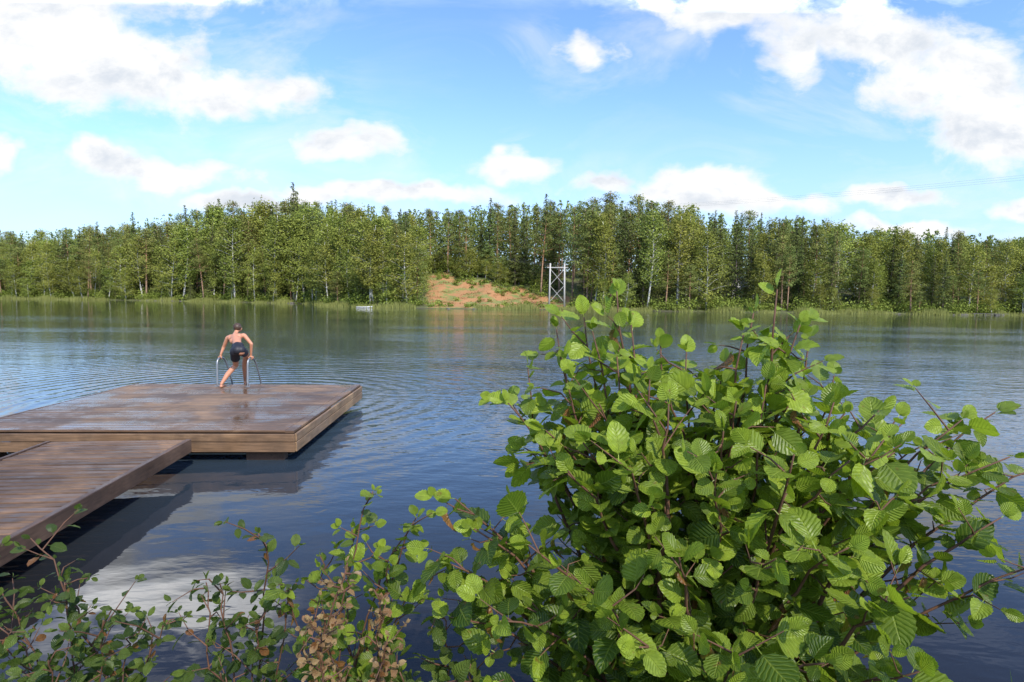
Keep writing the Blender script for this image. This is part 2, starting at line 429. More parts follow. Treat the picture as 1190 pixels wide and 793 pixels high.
# skyline slope (height over distance) along bearing x/y
SU=[-.95,-.9,-.81,-.67,-.6,-.507,-.386,-.325,-.25,-.144,-.053,.038,.144,.22,.31,.386,.46,.537,.613,.764,.9,1.0]
SV=[.109,.110,.112,.122,.144,.161,.174,.165,.159,.153,.163,.169,.178,.182,.171,.147,.153,.146,.136,.128,.118,.118]
counts={k:0 for k in KIND}
def plant(k,X,Y,z,H,wm=1.):
    v=KIND[k][rnd.randrange(len(KIND[k]))]
    sc=H/v[2]; w=sc*rnd.uniform(.95,1.35)*wm
    e=empty(k,(X,Y,z-.15),LAB[k],'tree','forest trees on the far lake bank')
    e.rotation_euler=(rnd.uniform(-.04,.04),rnd.uniform(-.04,.04),rnd.uniform(0,6.28)); e.scale=(w,w,sc)
    obj('trunk',v[0],e); obj('crown',v[1],e); counts[k]+=1
rows=[(1.8,6.0),(2.8,5.0),(5.5,4.4),(10,4.2),(16,4.0),(23,4.),(32,3.8),(38,4.2)]
for ri,(s0,sp) in enumerate(rows):
    x=-185.
    while x<135:
        X=x+rnd.uniform(-1.6,1.6); x+=sp*rnd.uniform(.6,1.4)
        Y=float(far_shore(X))+s0+rnd.uniform(-1.4,2.6)
        u=X/Y
        if u<-1.04 or u>1.06: continue
        if float(clearing(np.array(X),np.array(Y)))>.5: continue
        if ri<2 and -.17<u<.115 : continue
        if ri==2 and .03<u<.115: continue
        if ri==7 and not(-.3<u<.2): continue
        if .358<u<.383 and s0<14: continue
        z=float(height(X,Y))
        H=(2.4+float(np.interp(u,SU,SV))*Y)-z
        r=rnd.random(); wm=1.
        if ri<2: k='birch_tree' if r<.66 else ('pine_tree' if r<.84 else 'spruce_tree')
        elif ri==2: k='birch_tree' if r<.44 else ('pine_tree' if r<.78 else 'spruce_tree')
        else: k='birch_tree' if r<.28 else ('pine_tree' if r<.70 else 'spruce_tree')
        if abs(u-.04)<.1 and r<.6:k='pine_tree'
        if -.52<u<-.15 and ri<=3 and r<.62: k='birch_tree'; wm=1.15
        fac=rnd.uniform(.72,.99) if ri>=3 else rnd.uniform(.5,.90)
        if ri==0: fac=rnd.uniform(.25,.6)
        if k=='spruce_tree' and ri>1: fac=min(fac*1.06,1.06)
        if rnd.random()<.10 and ri>2: fac*=1.07
        H*=fac
        if H<3: continue
        plant(k,X,Y,z,H,wm*(1.35 if H<12 else 1.))
for i in range(46):
    u=rnd.uniform(-.155,.055); X=u*130; s=float(clim(u))+rnd.uniform(.5,11); Y=float(far_shore(X))+s; X=u*Y
    if clearing(np.array(X),np.array(Y))>.5: continue
    plant(rnd.choice(['birch_tree','spruce_tree','birch_tree']),X,Y,float(height(X,Y)),rnd.uniform(2.5,7),1.8)
print('TREES',counts)

# undergrowth, reeds
L=MB(); rg=np.random.default_rng(5)
for i in range(1040):
    X=rg.uniform(-180,125); Y=float(far_shore(X))+abs(rg.normal())*4+1.0+(rg.uniform(0,38) if i%3==0 else 0)
    if i>900:
        u_=rg.uniform(-.15,.06); X=u_*130; Y=float(far_shore(X))+float(clim(u_))+rg.uniform(-6,9); X=u_*Y
    cl=float(clearing(np.array(X),np.array(Y)))
    if cl>.5 and rg.random()<.25: continue
    h=rg.uniform(.6,3.0) if cl<.5 else rg.uniform(.25,1.)
    if abs(X/Y-.078)<.025: h=min(h,.7)
    z=float(height(X,Y)); n=int(60*h+20)
    C=np.array([X,Y,z+h*.42])+rg.normal(size=(n,3))*np.array([h*.45,h*.45,h*.32])
    V,F=rquads(C,.34,.8,.4,rg,outn(C,np.array([X,Y,z]))); tn=rg.uniform(0,1)
    L.add(V,F,np.repeat(np.clip(tn+rg.normal(size=n)*.2,0,1),4))
o=obj('undergrowth',L.mesh('undergrowth',M_under,tint=True)); tag(o,'leafy green undergrowth along the far forest edge','undergrowth','stuff')
L=MB()
C=[]
while len(C)<120:
    X=rg.uniform(-22,12); Y=rg.uniform(104,145)
    if clearing(np.array(X),np.array(Y))>.5: C.append((X,Y))
for (X,Y) in C:
    z=float(height(X,Y)); n=rg.integers(12,45); r_=rg.uniform(.3,1.1)
    P_=np.array([X,Y,z+.08])+rg.normal(size=(n,3))*np.array([r_,r_*.7,.10])
    V,F=rquads(P_,.45,.22,.6,rg); L.add(V,F,np.repeat(rg.uniform(0,1,n),4))
o=obj('felled_branches',L.mesh('felled_branches',M_debris,tint=True)); tag(o,'reddish brown felled branches scattered on the cleared slope','branches','stuff')
L=MB(); n=26000; X=rg.uniform(-180,125,n); den=np.sin(X*.13)+np.sin(X*.31+2)+np.sin(X*.83)+rg.normal(size=n)*.5
X=X[den>-.2]; n=len(X); Y=far_shore(X)+rg.normal(size=n)*1.1-.5; Z=np.maximum(height(X,Y),-.2)
hh=rg.uniform(.3,1.0,n)*(1+.4*np.sin(X*.5)); w=rg.uniform(.05,.12,n); lean=rg.normal(size=n)*.15
a=rg.uniform(-.7,.7,n)
V=np.stack([np.stack([X-w*np.cos(a),Y-w*np.sin(a),Z],1),np.stack([X+w*np.cos(a),Y+w*np.sin(a),Z],1),np.stack([X+lean,Y,Z+hh+.1],1)],1).reshape(-1,3)
L.add(V,np.arange(n*3).reshape(n,3),np.repeat(rg.uniform(0,1,n),3))
o=obj('reeds',L.mesh('reeds',M_reed,tint=True)); tag(o,'pale green reeds and grass along waterline','reeds','stuff')
# distant wood beyond
L=MB()
for i in range(950):
    u=rg.uniform(-1.1,1.1); D=rg.uniform(0,1)
    X=u*150; Y=float(far_shore(X))+42+D*18; X=u*Y; z=float(height(X,Y)); H=(2.4+float(np.interp(u,SU,SV))*Y-z)*rg.uniform(.68,.96)
    n=150; q=rg.uniform(.0,1,n); rr=(2.4*(1-q)**.6+.15)[:,None]
    C=np.array([X,Y,z])+np.concatenate([rg.normal(size=(n,2))*rr*.6,(q*H)[:,None]],1)
    V,F=rquads(C,.80,.6,.2,rg,np.tile(np.array([0,-1.,.3]),(n,1)),.6); L.add(V,F,np.repeat(np.clip(rg.uniform(0,.8)+rg.normal(size=n)*.15,0,1),4))
o=obj('distant_wood',L.mesh('distant_wood',M_pineleaf,tint=True)); tag(o,'dense dark woodland beyond the shore trees','woodland','stuff')

# ------------------------------------------------------------ rocks
def rock(loc,r,seed):
    rg=np.random.default_rng(seed); mb=MB(); mb.sphere((0,0,0),(1,1,1),18,12)
    V=mb.V[0]; K=rg.normal(size=(5,3))*1.6; ph=rg.uniform(0,6,5)
    d=1+sum(.10*np.sin(V@K[i]+ph[i]) for i in range(5)); V=V*d[:,None]*np.array(r); mb.V[0]=V
    o=obj('boulder',mb.mesh('boulder',M_rock,True),loc=loc); tag(o,'rounded grey boulder at the waterline','rock',None,'boulders along the far shore')
k=0
for X in (-100,-98,-95.5,-60,-57,-103,-12,-7,55,82,84.5,92,-106,-93,-46,22,73):
    Y=float(far_shore(X))-.6; rr=rnd.uniform(.3,.8); rock((X,Y,.0),(rr*1.3,rr,rr*.45),k); k+=1

# ------------------------------------------------------------ utility pole frame
bx,by=8.75,112.6; bz=float(height(bx,by))
e=empty('utility_pole',(bx,by,bz-.3),'grey wooden twin-leg power pole with crossarm on cleared slope','utility pole')
for sx in (-1.4,1.4):
    mb=MB(); mb.tube([(sx*1.08,0,0),(sx,0,9.0)],[.19,.15],10); obj('leg',mb.mesh('leg',M_pole,True),e)
mb=MB(); mb.box((-2.0,-.08,8.1),(2.0,.08,8.26)); obj('crossarm',mb.mesh('crossarm',M_pole),e)
for a,b in (((-1.48,.0,1.4),(1.43,.0,4.7)),((1.48,.14,1.4),(-1.43,.14,4.7)),((-1.43,.0,4.7),(1.4,.0,7.9)),((1.43,.14,4.7),(-1.4,.14,7.9))):
    mb=MB(); mb.tube([a,b],.05,6); obj('brace',mb.mesh('brace',M_pole),e)
for sx in(-1.9,0,1.9):
    mb=MB()
    mb.tube([(sx,0,8.26),(sx,0,8.34),(sx,0,8.36),(sx,0,8.46),(sx,0,8.48),(sx,0,8.6)],[.04,.04,.1,.07,.1,.05],8); obj('insulator',mb.mesh('insulator',M_ceramic,True),e)
def wire(a,b,sag,r=.008,lab='thin sagging overhead power cable above the treetops'):
    a=np.array(a,float);b=np.array(b,float);q=np.linspace(0,1,40)[:,None]
    P=a+(b-a)*q; P[:,2]-=sag*4*(q*(1-q))[:,0]
    mb=MB(); mb.tube(P-a,r,5); o=obj('power_cable',mb.mesh('power_cable',M_cable,True),loc=a); tag(o,lab,'power cable',None,'overhead cables crossing the lake')
for i in range(3):
    wire((-42-i*1.2,135+i*1.5,22.+i*.3),(75,68+i*1.6,18.5+i*.5),2.5)
    wire((bx-1.9+i*1.9,by,bz+8.3),(-22+i*2.4,165,17.2),.8,.010)

# ------------------------------------------------------------ houses
def house(X,Y,w,d,h,rot,lab):
    z=float(height(X,Y))
    e=empty('house',(X,Y,z-.3),lab,'house'); e.rotation_euler[2]=rot
    V=[(-w/2,-d/2,0),(w/2,-d/2,0),(w/2,d/2,0),(-w/2,d/2,0),(-w/2,-d/2,h),(w/2,-d/2,h),(w/2,d/2,h),(-w/2,d/2,h),(0,-d/2,h+w*.32),(0,d/2,h+w*.32)]
    m_=bpy.data.meshes.new('wall'); m_.from_pydata(V,[],[(0,1,5,8,4),(1,2,6,5),(2,3,7,9,6),(3,0,4,7)]); m_.materials.append(M_white); obj('wall',m_,e)
    mb=MB()
    for sg in(-1,1):
        n=np.array([sg*.32*2,0,1.]); n/=np.linalg.norm(n); sl=np.array([sg*w/2,0,-w*.32])
        c=np.array([0,0,h+w*.32])+sl*.54+n*.1
        mb.obox(c,sl*.56,(0,d/2+.4,0),n*.06)
    r=obj('roof',mb.mesh('roof',M_roof),e)
    mb=MB(); mb.box((.8,-.5,h+w*.2),(1.4,.1,h+w*.32+.9)); obj('chimney',mb.mesh('chimney',M_rock),r)
    for zz in ([1.] if h<4 else [1.,3.6]):
        for xx in(-w*.3,w*.28):
            mb=MB(); mb.box((xx-.5,-d/2-.05,zz),(xx+.5,-d/2-.01,zz+1.2)); win=obj('window',mb.mesh('window',M_glass),e)
            mb=MB()
            for a,b in(((xx-.6,zz-.1),(xx+.6,zz)),((xx-.6,zz+1.2),(xx+.6,zz+1.3)),((xx-.6,zz),(xx-.5,zz+1.2)),((xx+.5,zz),(xx+.6,zz+1.2))):
                mb.box((a[0],-d/2-.08,a[1]),(b[0],-d/2-.003,b[1]))
            obj('frame',mb.mesh('frame',M_grey),win)
    mb=MB(); mb.box((-.45,-d/2-.06,.3),(.45,-d/2-.01,2.35)); obj('door',mb.mesh('door',M_fascia),e)
house(49,126.5,6,8,2.8,.2,'small white cottage half hidden among shore trees')

# ------------------------------------------------------------ boat, jetty
bX=-27.5; bY=float(far_shore(bX))-2.8
e=empty('rowing_boat',(bX,bY,.0),'small pale rowing boat moored beside the reeds','boat'); e.rotation_euler[2]=.15
mb=MB(); st=np.linspace(0,1,13); Vh=[]
for q in st:
    x=-1.5+3.*q
    w=.55*min(1,(1-q)*1.9)**.55 if q>.35 else .55-.1*(.35-q)
    ke=-.12+.35*max(0,q-.7)**1.5*4*.5; gu=.20+.18*q**2.5
    Vh+= [(x,-w,gu),(x,-w*.82,ke+.14),(x,0,ke),(x,w*.82,ke+.14),(x,w,gu)]
Fh=[]
for i in range(12):
    for j in range(4): a=i*5+j; Fh.append((a,a+1,a+6,a+5))
mb.add(Vh,Fh)
mm=mb.mesh('hull',M_white,True); h_=obj('hull',mm,e)
mb2=MB(); mb2.add(Vh[:5],[(0,1,2),(0,2,4),(2,3,4)]); obj('transom',mb2.mesh('transom',M_white),e)
s_=h_.modifiers.new('s','SOLIDIFY'); s_.thickness=.03
for xx in(-1.,-.1,.7):
    mb=MB(); ww=.5 if xx<.5 else .38; mb.box((xx-.13,-ww,.10),(xx+.13,ww,.13)); obj('seat',mb.mesh('seat',M_grey),e)
def jetty(X,Y0,L,w,rot,lab):
    e=empty('jetty',(X,Y0,0),lab,'jetty',); e.rotation_euler[2]=rot
    mb=MB(); y=0
    while y<L: mb.box((-w/2,-y-.14,.32),(w/2,-y,.36)); y+=.15
    obj('deck',mb.mesh('deck',M_grey),e)
    for yy in np.arange(.2,L,1.6):
        for sx in(-1,1):
            mb=MB(); mb.tube([(sx*w*.45,-yy,-1.2),(sx*w*.45,-yy,.315)],.07,8); obj('post',mb.mesh('post',M_grey),e)
jetty(86,float(far_shore(86))-.6,5,1.6,1.1,'small grey wooden jetty on posts at far shore')

# ------------------------------------------------------------ dock
dock=empty('floating_dock',(-3.10,8.0,0),'square brown wooden swimming dock with wet planks','dock')
dock.rotation_euler[2]=math.radians(2.6)
W,D,zt=4.75,4.3,.45
mb=MB(); y=.04
while y<D-.05:
    y2=min(y+.137,D-.03); mb.box((-W+.06,y,zt-.035),(-.14,y2,zt+rnd.uniform(-.002,.002))); y+=.15
mb.box((-.13,.0,zt-.035),(-.0,D,zt+.004))
mb.box((-W,0,zt-.035),(-W+.05,D,zt+.004))
o=obj('deck',mb.mesh('deck',M_deck),dock); bevel(o,.005)
for (z0,z1) in((.30,.412),(.15,.290)):
    for (a,b,nm,mt) in (((-W-.02,-.04,z0),(.02,-.003,z1),'front_board',M_fascia),((-W-.02,D+.003,z0),(.02,D+.04,z1),'rear_board',M_fascia),
                  ((.003,0,z0),(.04,D,z1),'side_board',M_fascia_y),((-W-.04,0,z0),(-W-.003,D,z1),'side_board',M_fascia_y)):
        mb=MB(); mb.box(a,b); o=obj(nm,mb.mesh(nm,mt),dock); bevel(o,.006)
for fx in(-W+.5,-W/2,-.75):
    mb=MB(); P=[(fx,.55,-.02),(fx,.65,-.02),(fx,D-.45,-.02),(fx,D-.35,-.02)]; mb.tube(P,[.16,.24,.24,.16],16)
    o=obj('float',mb.mesh('float',M_float,True),dock)
for yy in(.5,D/2,D-.5):
    mb=MB(); mb.box((-W+.1,yy-.05,.26),(-.1,yy+.05,.40)); obj('joist',mb.mesh('joist',M_fascia),dock)
for x0 in (-.72,-W+.05):
    mb=MB(); mb.box((x0,.10,.0),(x0+.55,.24,.14)); o=obj('support_beam',mb.mesh('support_beam',M_gside),dock); bevel(o,.008)
Rm=Matrix.Rotation(-math.radians(2.6),3,'Z')
def dl(p):
    v=Rm@Vector((p[0]+3.10,p[1]-8.0,p[2])); return (v.x,v.y,v.z)
def smoothpath(P,n=6):
    P=[np.array(p,float) for p in P]; out=[]
    for i in range(len(P)-1):
        p0=P[max(i-1,0)];p1=P[i];p2=P[i+1];p3=P[min(i+2,len(P)-1)]
        for k in range(n):
            t=k/n; out.append(.5*((2*p1)+(-p0+p2)*t+(2*p0-5*p1+4*p2-p3)*t*t+(-p0+3*p1-3*p2+p3)*t**3))
    out.append(P[-1]); return np.array(out)
lad=obj('ladder',None,dock); lad['label']='stainless steel swimming ladder with looped handrails'
RX=(-6.18,-5.54)
for X in RX:
    P=smoothpath([(X,11.84,.46),(X,11.85,.75),(X,11.86,.94),(X,11.90,1.01),(X,11.98,1.035),(X,12.08,1.03),(X,12.17,.98),(X,12.27,.85),(X,12.40,.60),(X,12.48,.38),(X,12.5,.1),(X,12.5,-.8)],4)
    mb=MB(); mb.tube([dl(p) for p in P],.018,10); obj('rail',mb.mesh('rail',M_steel,True),lad)
    mb=MB(); mb.tube([dl((X,11.84,.451)),dl((X,11.84,.462))],.05,14); obj('flange',mb.mesh('flange',M_steel),lad)
for z in(.36,.08,-.2,-.48):
    mb=MB(); a=dl((RX[0],12.5,z)); b=dl((RX[1],12.5,z)); c=(np.array(a)+np.array(b))/2
    mb.obox(c,((b[0]-a[0])/2,(b[1]-a[1])/2,0),(0,.04,0),(0,0,.014)); obj('rung',mb.mesh('rung',M_step),lad)
# gangway
gw=empty('gangway',(-3.78,2.1,0),'brown plank gangway leading from bank to dock','gangway')
gw.rotation_euler[2]=math.atan(.108)
gl=5.56; gwid=1.78
def gz(y): return .60-(.60-.40)*min(1,y/1.6) if y<1.6 else .40
mb=MB(); y=0
while y<gl:
    z=gz(y); mb.box((-gwid+.03,y,z-.03),(-.05,min(y+.106,gl),z+rnd.uniform(-.004,.004))); y+=.124
o=obj('deck',mb.mesh('deck',M_gang),gw); bevel(o,.009)
for nm,x0,x1 in(('side_beam',-.045,.02),('side_beam',-gwid-.02,-gwid+.025)):
    mb=MB(); ys=[0,1.6,gl]; V=[]
    for yy in ys:
        z=gz(yy)
        V+=[(x0,yy,z-.17),(x1,yy,z-.17),(x1,yy,z+.015),(x0,yy,z+.015)]
    F=[]
    for i in range(2):
        b=i*4
        for k in range(4): F.append((b+k,b+(k+1)%4,b+4+(k+1)%4,b+4+k))
    F+= [(3,2,1,0),(8,9,10,11)]
    mb.add(V,F); o=obj(nm,mb.mesh(nm,M_gside),gw); bevel(o,.006)

# ------------------------------------------------------------ person
def remesh(mb,vox,smooth=6,name='x',mat_=None,fac=.5):
    m_=mb.mesh(name,None); o=obj('tmp',m_)
    r=o.modifiers.new('r','REMESH'); r.mode='VOXEL'; r.voxel_size=vox; r.use_smooth_shade=True
    s=o.modifiers.new('s','SMOOTH'); s.factor=fac; s.iterations=smooth
    dg=bpy.context.evaluated_depsgraph_get(); dg.update()
    out=bpy.data.meshes.new_from_object(o.evaluated_get(dg)); out.name=name
    bpy.data.objects.remove(o)
    out.materials.clear(); out.materials.append(mat_)
    out.polygons.foreach_set('use_smooth',np.ones(len(out.polygons),dtype=bool))
    return out
B0=np.array([-6.0,11.76,.45])
b=MB()
pel=(-5.58,11.52,1.25); wai=(-5.67,11.70,1.37); che=(-5.82,11.93,1.465); nkb=(-5.88,12.06,1.535); nk=(-5.885,12.12,1.585); hd=(-5.88,12.18,1.655)
tilt=Matrix.Rotation(math.radians(-48),3,'X')
b.capsule(pel,.092,wai,.082); b.capsule((-5.64,11.53,1.23),.08,(-5.52,11.54,1.25),.08)
b.capsule(wai,.082,che,.094); b.capsule((-5.92,11.95,1.465),.072,(-5.75,11.95,1.49),.072)
b.capsule((-5.82,11.81,1.41),.060,(-5.70,11.81,1.43),.058)
b.capsule((-6.0,12.0,1.465),.047,(-5.68,12.0,1.515),.047); b.capsule(che,.078,nkb,.05)
b.capsule(nkb,.046,nk,.042); b.capsule(nk,.041,hd,.045)
b.sphere(hd,(.072,.088,.094),18,12,rot=np.array(tilt)); b.sphere((-5.88,12.225,1.615),(.052,.056,.052))
b.sphere((-5.88,12.28,1.60),(.012,.017,.015)); b.sphere((-5.954,12.185,1.645),(.011,.02,.028)); b.sphere((-5.806,12.185,1.645),(.011,.02,.028))
def arm(sh,el,wr,ha,sgn):
    b.capsule(sh,.045,el,.034); b.capsule(el,.036,wr,.022)
    b.capsule(wr,.022,ha,.027)
    X=ha[0]; zr=ha[2]-.036
    for i,fy in enumerate((-.036,-.013,.011,.034)):
        L=(.85,1.,.95,.78)[i]; y=ha[1]+fy; o_=sgn
        pts=[(X,y,ha[2]+.0),(X+o_*.036,y,zr+.022),(X+o_*.034,y,zr-.014*L),(X+o_*.010,y,zr-.033*L)]
        for q in range(3): b.capsule(pts[q],.0105-.001*q,pts[q+1],.0095-.001*q,8)
    pts=[(X-o_*.01,ha[1]-.03,ha[2]),(X-o_*.035,ha[1]-.045,zr+.01),(X-o_*.028,ha[1]-.03,zr-.022)]
    for q in range(2): b.capsule(pts[q],.0125,pts[q+1],.0105,8)
arm((-6.02,12.0,1.45),(-6.13,12.05,1.26),(-6.17,12.0,1.11),(-6.18,12.02,1.07),-1)
arm((-5.66,12.0,1.51),(-5.49,11.94,1.34),(-5.53,12.0,1.115),(-5.54,12.02,1.07),1)
# standing leg
b.capsule((-5.64,11.53,1.22),.082,(-5.79,11.86,.90),.054); b.capsule((-5.79,11.86,.90),.054,(-5.92,11.76,.71),.052)
b.capsule((-5.92,11.76,.71),.052,(-6.0,11.66,.53),.030)
b.capsule((-6.0,11.645,.482),.031,(-6.02,11.77,.473),.024); b.capsule((-6.02,11.77,.473),.028,(-6.03,11.83,.467),.02)
for i in range(5): b.capsule((-6.055+i*.013,11.83,.465),.011,(-6.06+i*.0145,11.87-.004*(4-i),.462),.0085,8)
# stepping leg, knee raised
b.capsule((-5.52,11.54,1.22),.082,(-5.62,11.97,1.13),.056); b.capsule((-5.62,11.97,1.13),.056,(-5.74,12.14,.86),.050)
b.capsule((-5.74,12.14,.86),.050,(-5.86,12.40,.50),.03); b.capsule((-5.86,12.40,.43),.03,(-5.89,12.54,.405),.023)
b.capsule((-5.86,12.40,.50),.03,(-5.86,12.40,.43),.03)
for i in range(5): b.capsule((-5.92+i*.014,12.55,.40),.011,(-5.925+i*.0155,12.59,.398),.0085,8)
pm=remesh(b,.0065,4,'person',M_skin)
pm.transform(Matrix.Translation(-Vector(B0)))
person=obj('person',pm,loc=B0); tag(person,'person in black swim shorts bending to grip ladder handrails','person')
s=MB()
s.capsule((-5.64,11.53,1.23),.093,(-5.52,11.54,1.25),.093); s.capsule(pel,.102,(-5.63,11.62,1.32),.092)
s.capsule((-5.68,11.63,1.315),.073,(-5.58,11.63,1.33),.073)
s.tube([(-5.64,11.53,1.23),(-5.70,11.66,1.09),(-5.72,11.70,1.05)],[.099,.090,.093],18)
s.tube([(-5.52,11.54,1.23),(-5.565,11.74,1.18),(-5.573,11.78,1.17)],[.099,.089,.091],18)
sm=remesh(s,.007,3,'swim_shorts',M_cloth); sm.transform(Matrix.Translation(-Vector(B0))); obj('swim_shorts',sm,person)
hc=Vector((-5.88,12.158,1.676))
hm=MB(); hm.sphere(hc,(.080,.090,.086),18,12,rot=np.array(tilt))
for i in range(60):
    th=rnd.uniform(0,6.28); ph=rnd.uniform(0,1.7); d=Vector((math.sin(ph)*math.cos(th)*.076,math.sin(ph)*math.sin(th)*.086,math.cos(ph)*.084)); d=tilt@d
    c=hc+d; hm.capsule(c,.013,c+Vector((rnd.uniform(-.02,.02),rnd.uniform(-.02,.01),-.015)),.008,6)
hm=remesh(hm,.006,2,'hair',M_hair); hm.transform(Matrix.Translation(-Vector(B0))); obj('hair',hm,person)

# ------------------------------------------------------------ near shrubs
def leaf_template(n=14,wid=.43,pw=.85,droop=.22,fold=.22):
    V=[];U=[];F=[]
    cols=[-1,-.5,0,.5,1]
    for i in range(n+1):
        t_=i/n; w=wid*max(0,math.sin(math.pi*t_**pw))**.62
        if 0<i<n: w*= 1+(.055 if i%2 else -.045)
        for s_ in cols:
            x=w*s_; yy=t_+ (0.03*abs(s_))
            V.append((x,yy,fold*abs(x)-droop*t_*t_+.012*(1 if i%2 else -1)*abs(s_))); U.append((.5+.5*s_,t_))
    for i in range(n):
        for j in range(4):
            a=i*5+j; F.append((a,a+1,a+6,a+5))
    b=len(V); V+=[(-.012,-.22,0.03),(.012,-.22,.03),(.014,.0,0),(-.014,.0,0)]; U+=[(.5,.5)]*4; F.append((b,b+1,b+2,b+3))
    return np.array(V),np.array(F),np.array(U)
LT_A=[leaf_template(12,.42,.85,.15,.14),leaf_template(12,.44,.8,.28,.06),leaf_template(12,.38,.9,.08,.28),leaf_template(12,.43,.82,-.10,.12),leaf_template(12,.36,.85,.42,.4)]
LT_W=[leaf_template(6,.30,.95,.18,.25),leaf_template(6,.33,.95,.3,.15)]; LT_D=[leaf_template(4,.35,1.,.3,.5)]
LT_X=leaf_template(12,.20,.8,.75,1.3)
def norm(v): return v/(np.linalg.norm(v)+1e-9)
def put_leaf(L,T,p,d,nrm,size,tint):
    d=norm(d); nrm=norm(nrm-d*np.dot(nrm,d)); sd=np.cross(d,nrm)
    V=T[0]*size; W_=p+d*size*.22+V[:,0:1]*sd+V[:,1:2]*d+V[:,2:3]*nrm
    L.add(W_,T[1],tint,T[2])
def shrub(name,label,base,tips,TS,mat_,leaf=(.055,.085),ntw=7,tw=(.14,.32),step=.042,seed=1,r0=.011,start=.3,brown=.03,tb=(.1,.9),spread=.06,cat='shrub',lpow=1.,zt=None):
    rg=np.random.default_rng(seed); base=np.array(base,float)
    S=MB(); L=MB()
    def leaves_along(P,st,lf,first=.15):
        seg=np.linalg.norm(np.diff(P,axis=0),axis=1); cum=np.concatenate([[0],np.cumsum(seg)]); tot=cum[-1]
        s_=tot*first; k=rg.integers(0,2)
        while s_<tot:
            p=np.array([np.interp(s_,cum,P[:,i]) for i in range(3)]); i=min(len(P)-2,np.searchsorted(cum,s_)-1 if s_>0 else 0)
            tg=norm(P[i+1]-P[i]); side=norm(np.cross(tg,np.array([0,0,1.]))+rg.normal(size=3)*.25)*(1 if k%2 else -1)
            d=tg*.5+side*.85+np.array([0,0,rg.uniform(-.6,.3)])+rg.normal(size=3)*.25
            outw=norm(p-(base+np.array([0,0,.9])))
            nn=np.array([0,-.15,.72])+outw*.4+rg.normal(size=3)*.5
            q=s_/tot; sz=(lf[0]+(lf[1]-lf[0])*rg.random()**lpow)*(1-.35*max(0,q-.75)/.25)
            tn=rg.uniform(*tb)+.2*q
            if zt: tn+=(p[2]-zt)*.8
            tn=max(0,min(tn,1.1)); T_=TS[rg.integers(len(TS))]
            if rg.random()<brown*(3.0 if p[2]<1.65 else .6):
                tn=1.5; sz*=.8
                if len(TS)>2: T_=LT_X; d=d*.3+np.array([0,0,-1.])
            put_leaf(L,T_,p,d,nn,sz,tn)
            s_+=st*rg.uniform(.6,1.4); k+=1
        tg=norm(P[-1]-P[-2])
        for j in range(2):
            put_leaf(L,TS[0],P[-1],tg+rg.normal(size=3)*.4,np.array([0,-.2,.6])+rg.normal(size=3)*.5,rg.uniform(*lf)*.55,min(1.1,rg.uniform(.7,1.1)))
    for tip in tips:
        tip=np.array(tip,float); b=base+np.array([rg.normal()*spread,rg.normal()*spread,0])
        c1=b+(tip-b)*np.array([.12,.12,.45])+rg.normal(size=3)*.04; c2=b+(tip-b)*np.array([.6,.6,.85])+rg.normal(size=3)*.04
        if tip[2]>2.15: c2=b+(tip-b)*np.array([.85,.85,.72])+rg.normal(size=3)*.03
        q=np.linspace(0,1,16)[:,None]
        P=(1-q)**3*b+3*(1-q)**2*q*c1+3*(1-q)*q*q*c2+q**3*tip
        P[1:-1]+=rg.normal(size=(14,3))*.006
        S.tube(P,np.linspace(r0*rg.uniform(.7,1.2),.0020,16),6)
        leaves_along(P,step*.9,leaf,.40)
        for j in range(ntw):
            u=start+(0.97-start)*(j+rg.uniform(.1,.9))/ntw; i=min(14,int(u*15)); f=u*15-i
            p=P[i]*(1-f)+P[i+1]*f; tg=norm(P[i+1]-P[i]); a=j*2.4+rg.uniform(-.6,.6)
            hz=np.array([math.cos(a),math.sin(a),0.]); l=rg.uniform(*tw)*(1.2-u*.7)
            d=norm(hz+tg*.45+np.array([0,0,.25])); p2=p+d*l+np.array([0,0,.03*rg.normal()])
            pm_=p+(p2-p)*.5+rg.normal(size=3)*.01
            TP=np.array([p,pm_,p2]); S.tube(TP,[.0030,.0022,.0012],4,cap=False)
            leaves_along(TP,step,leaf,.12)
    e=empty(name,tuple(base),label,cat)
    obj('stem',S.mesh('stem',M_twig,True,off=base),e)
    obj('foliage',L.mesh('foliage',mat_,True,off=base,tint=True,uv=True),e)
    return L.n//len(TS[0][0])
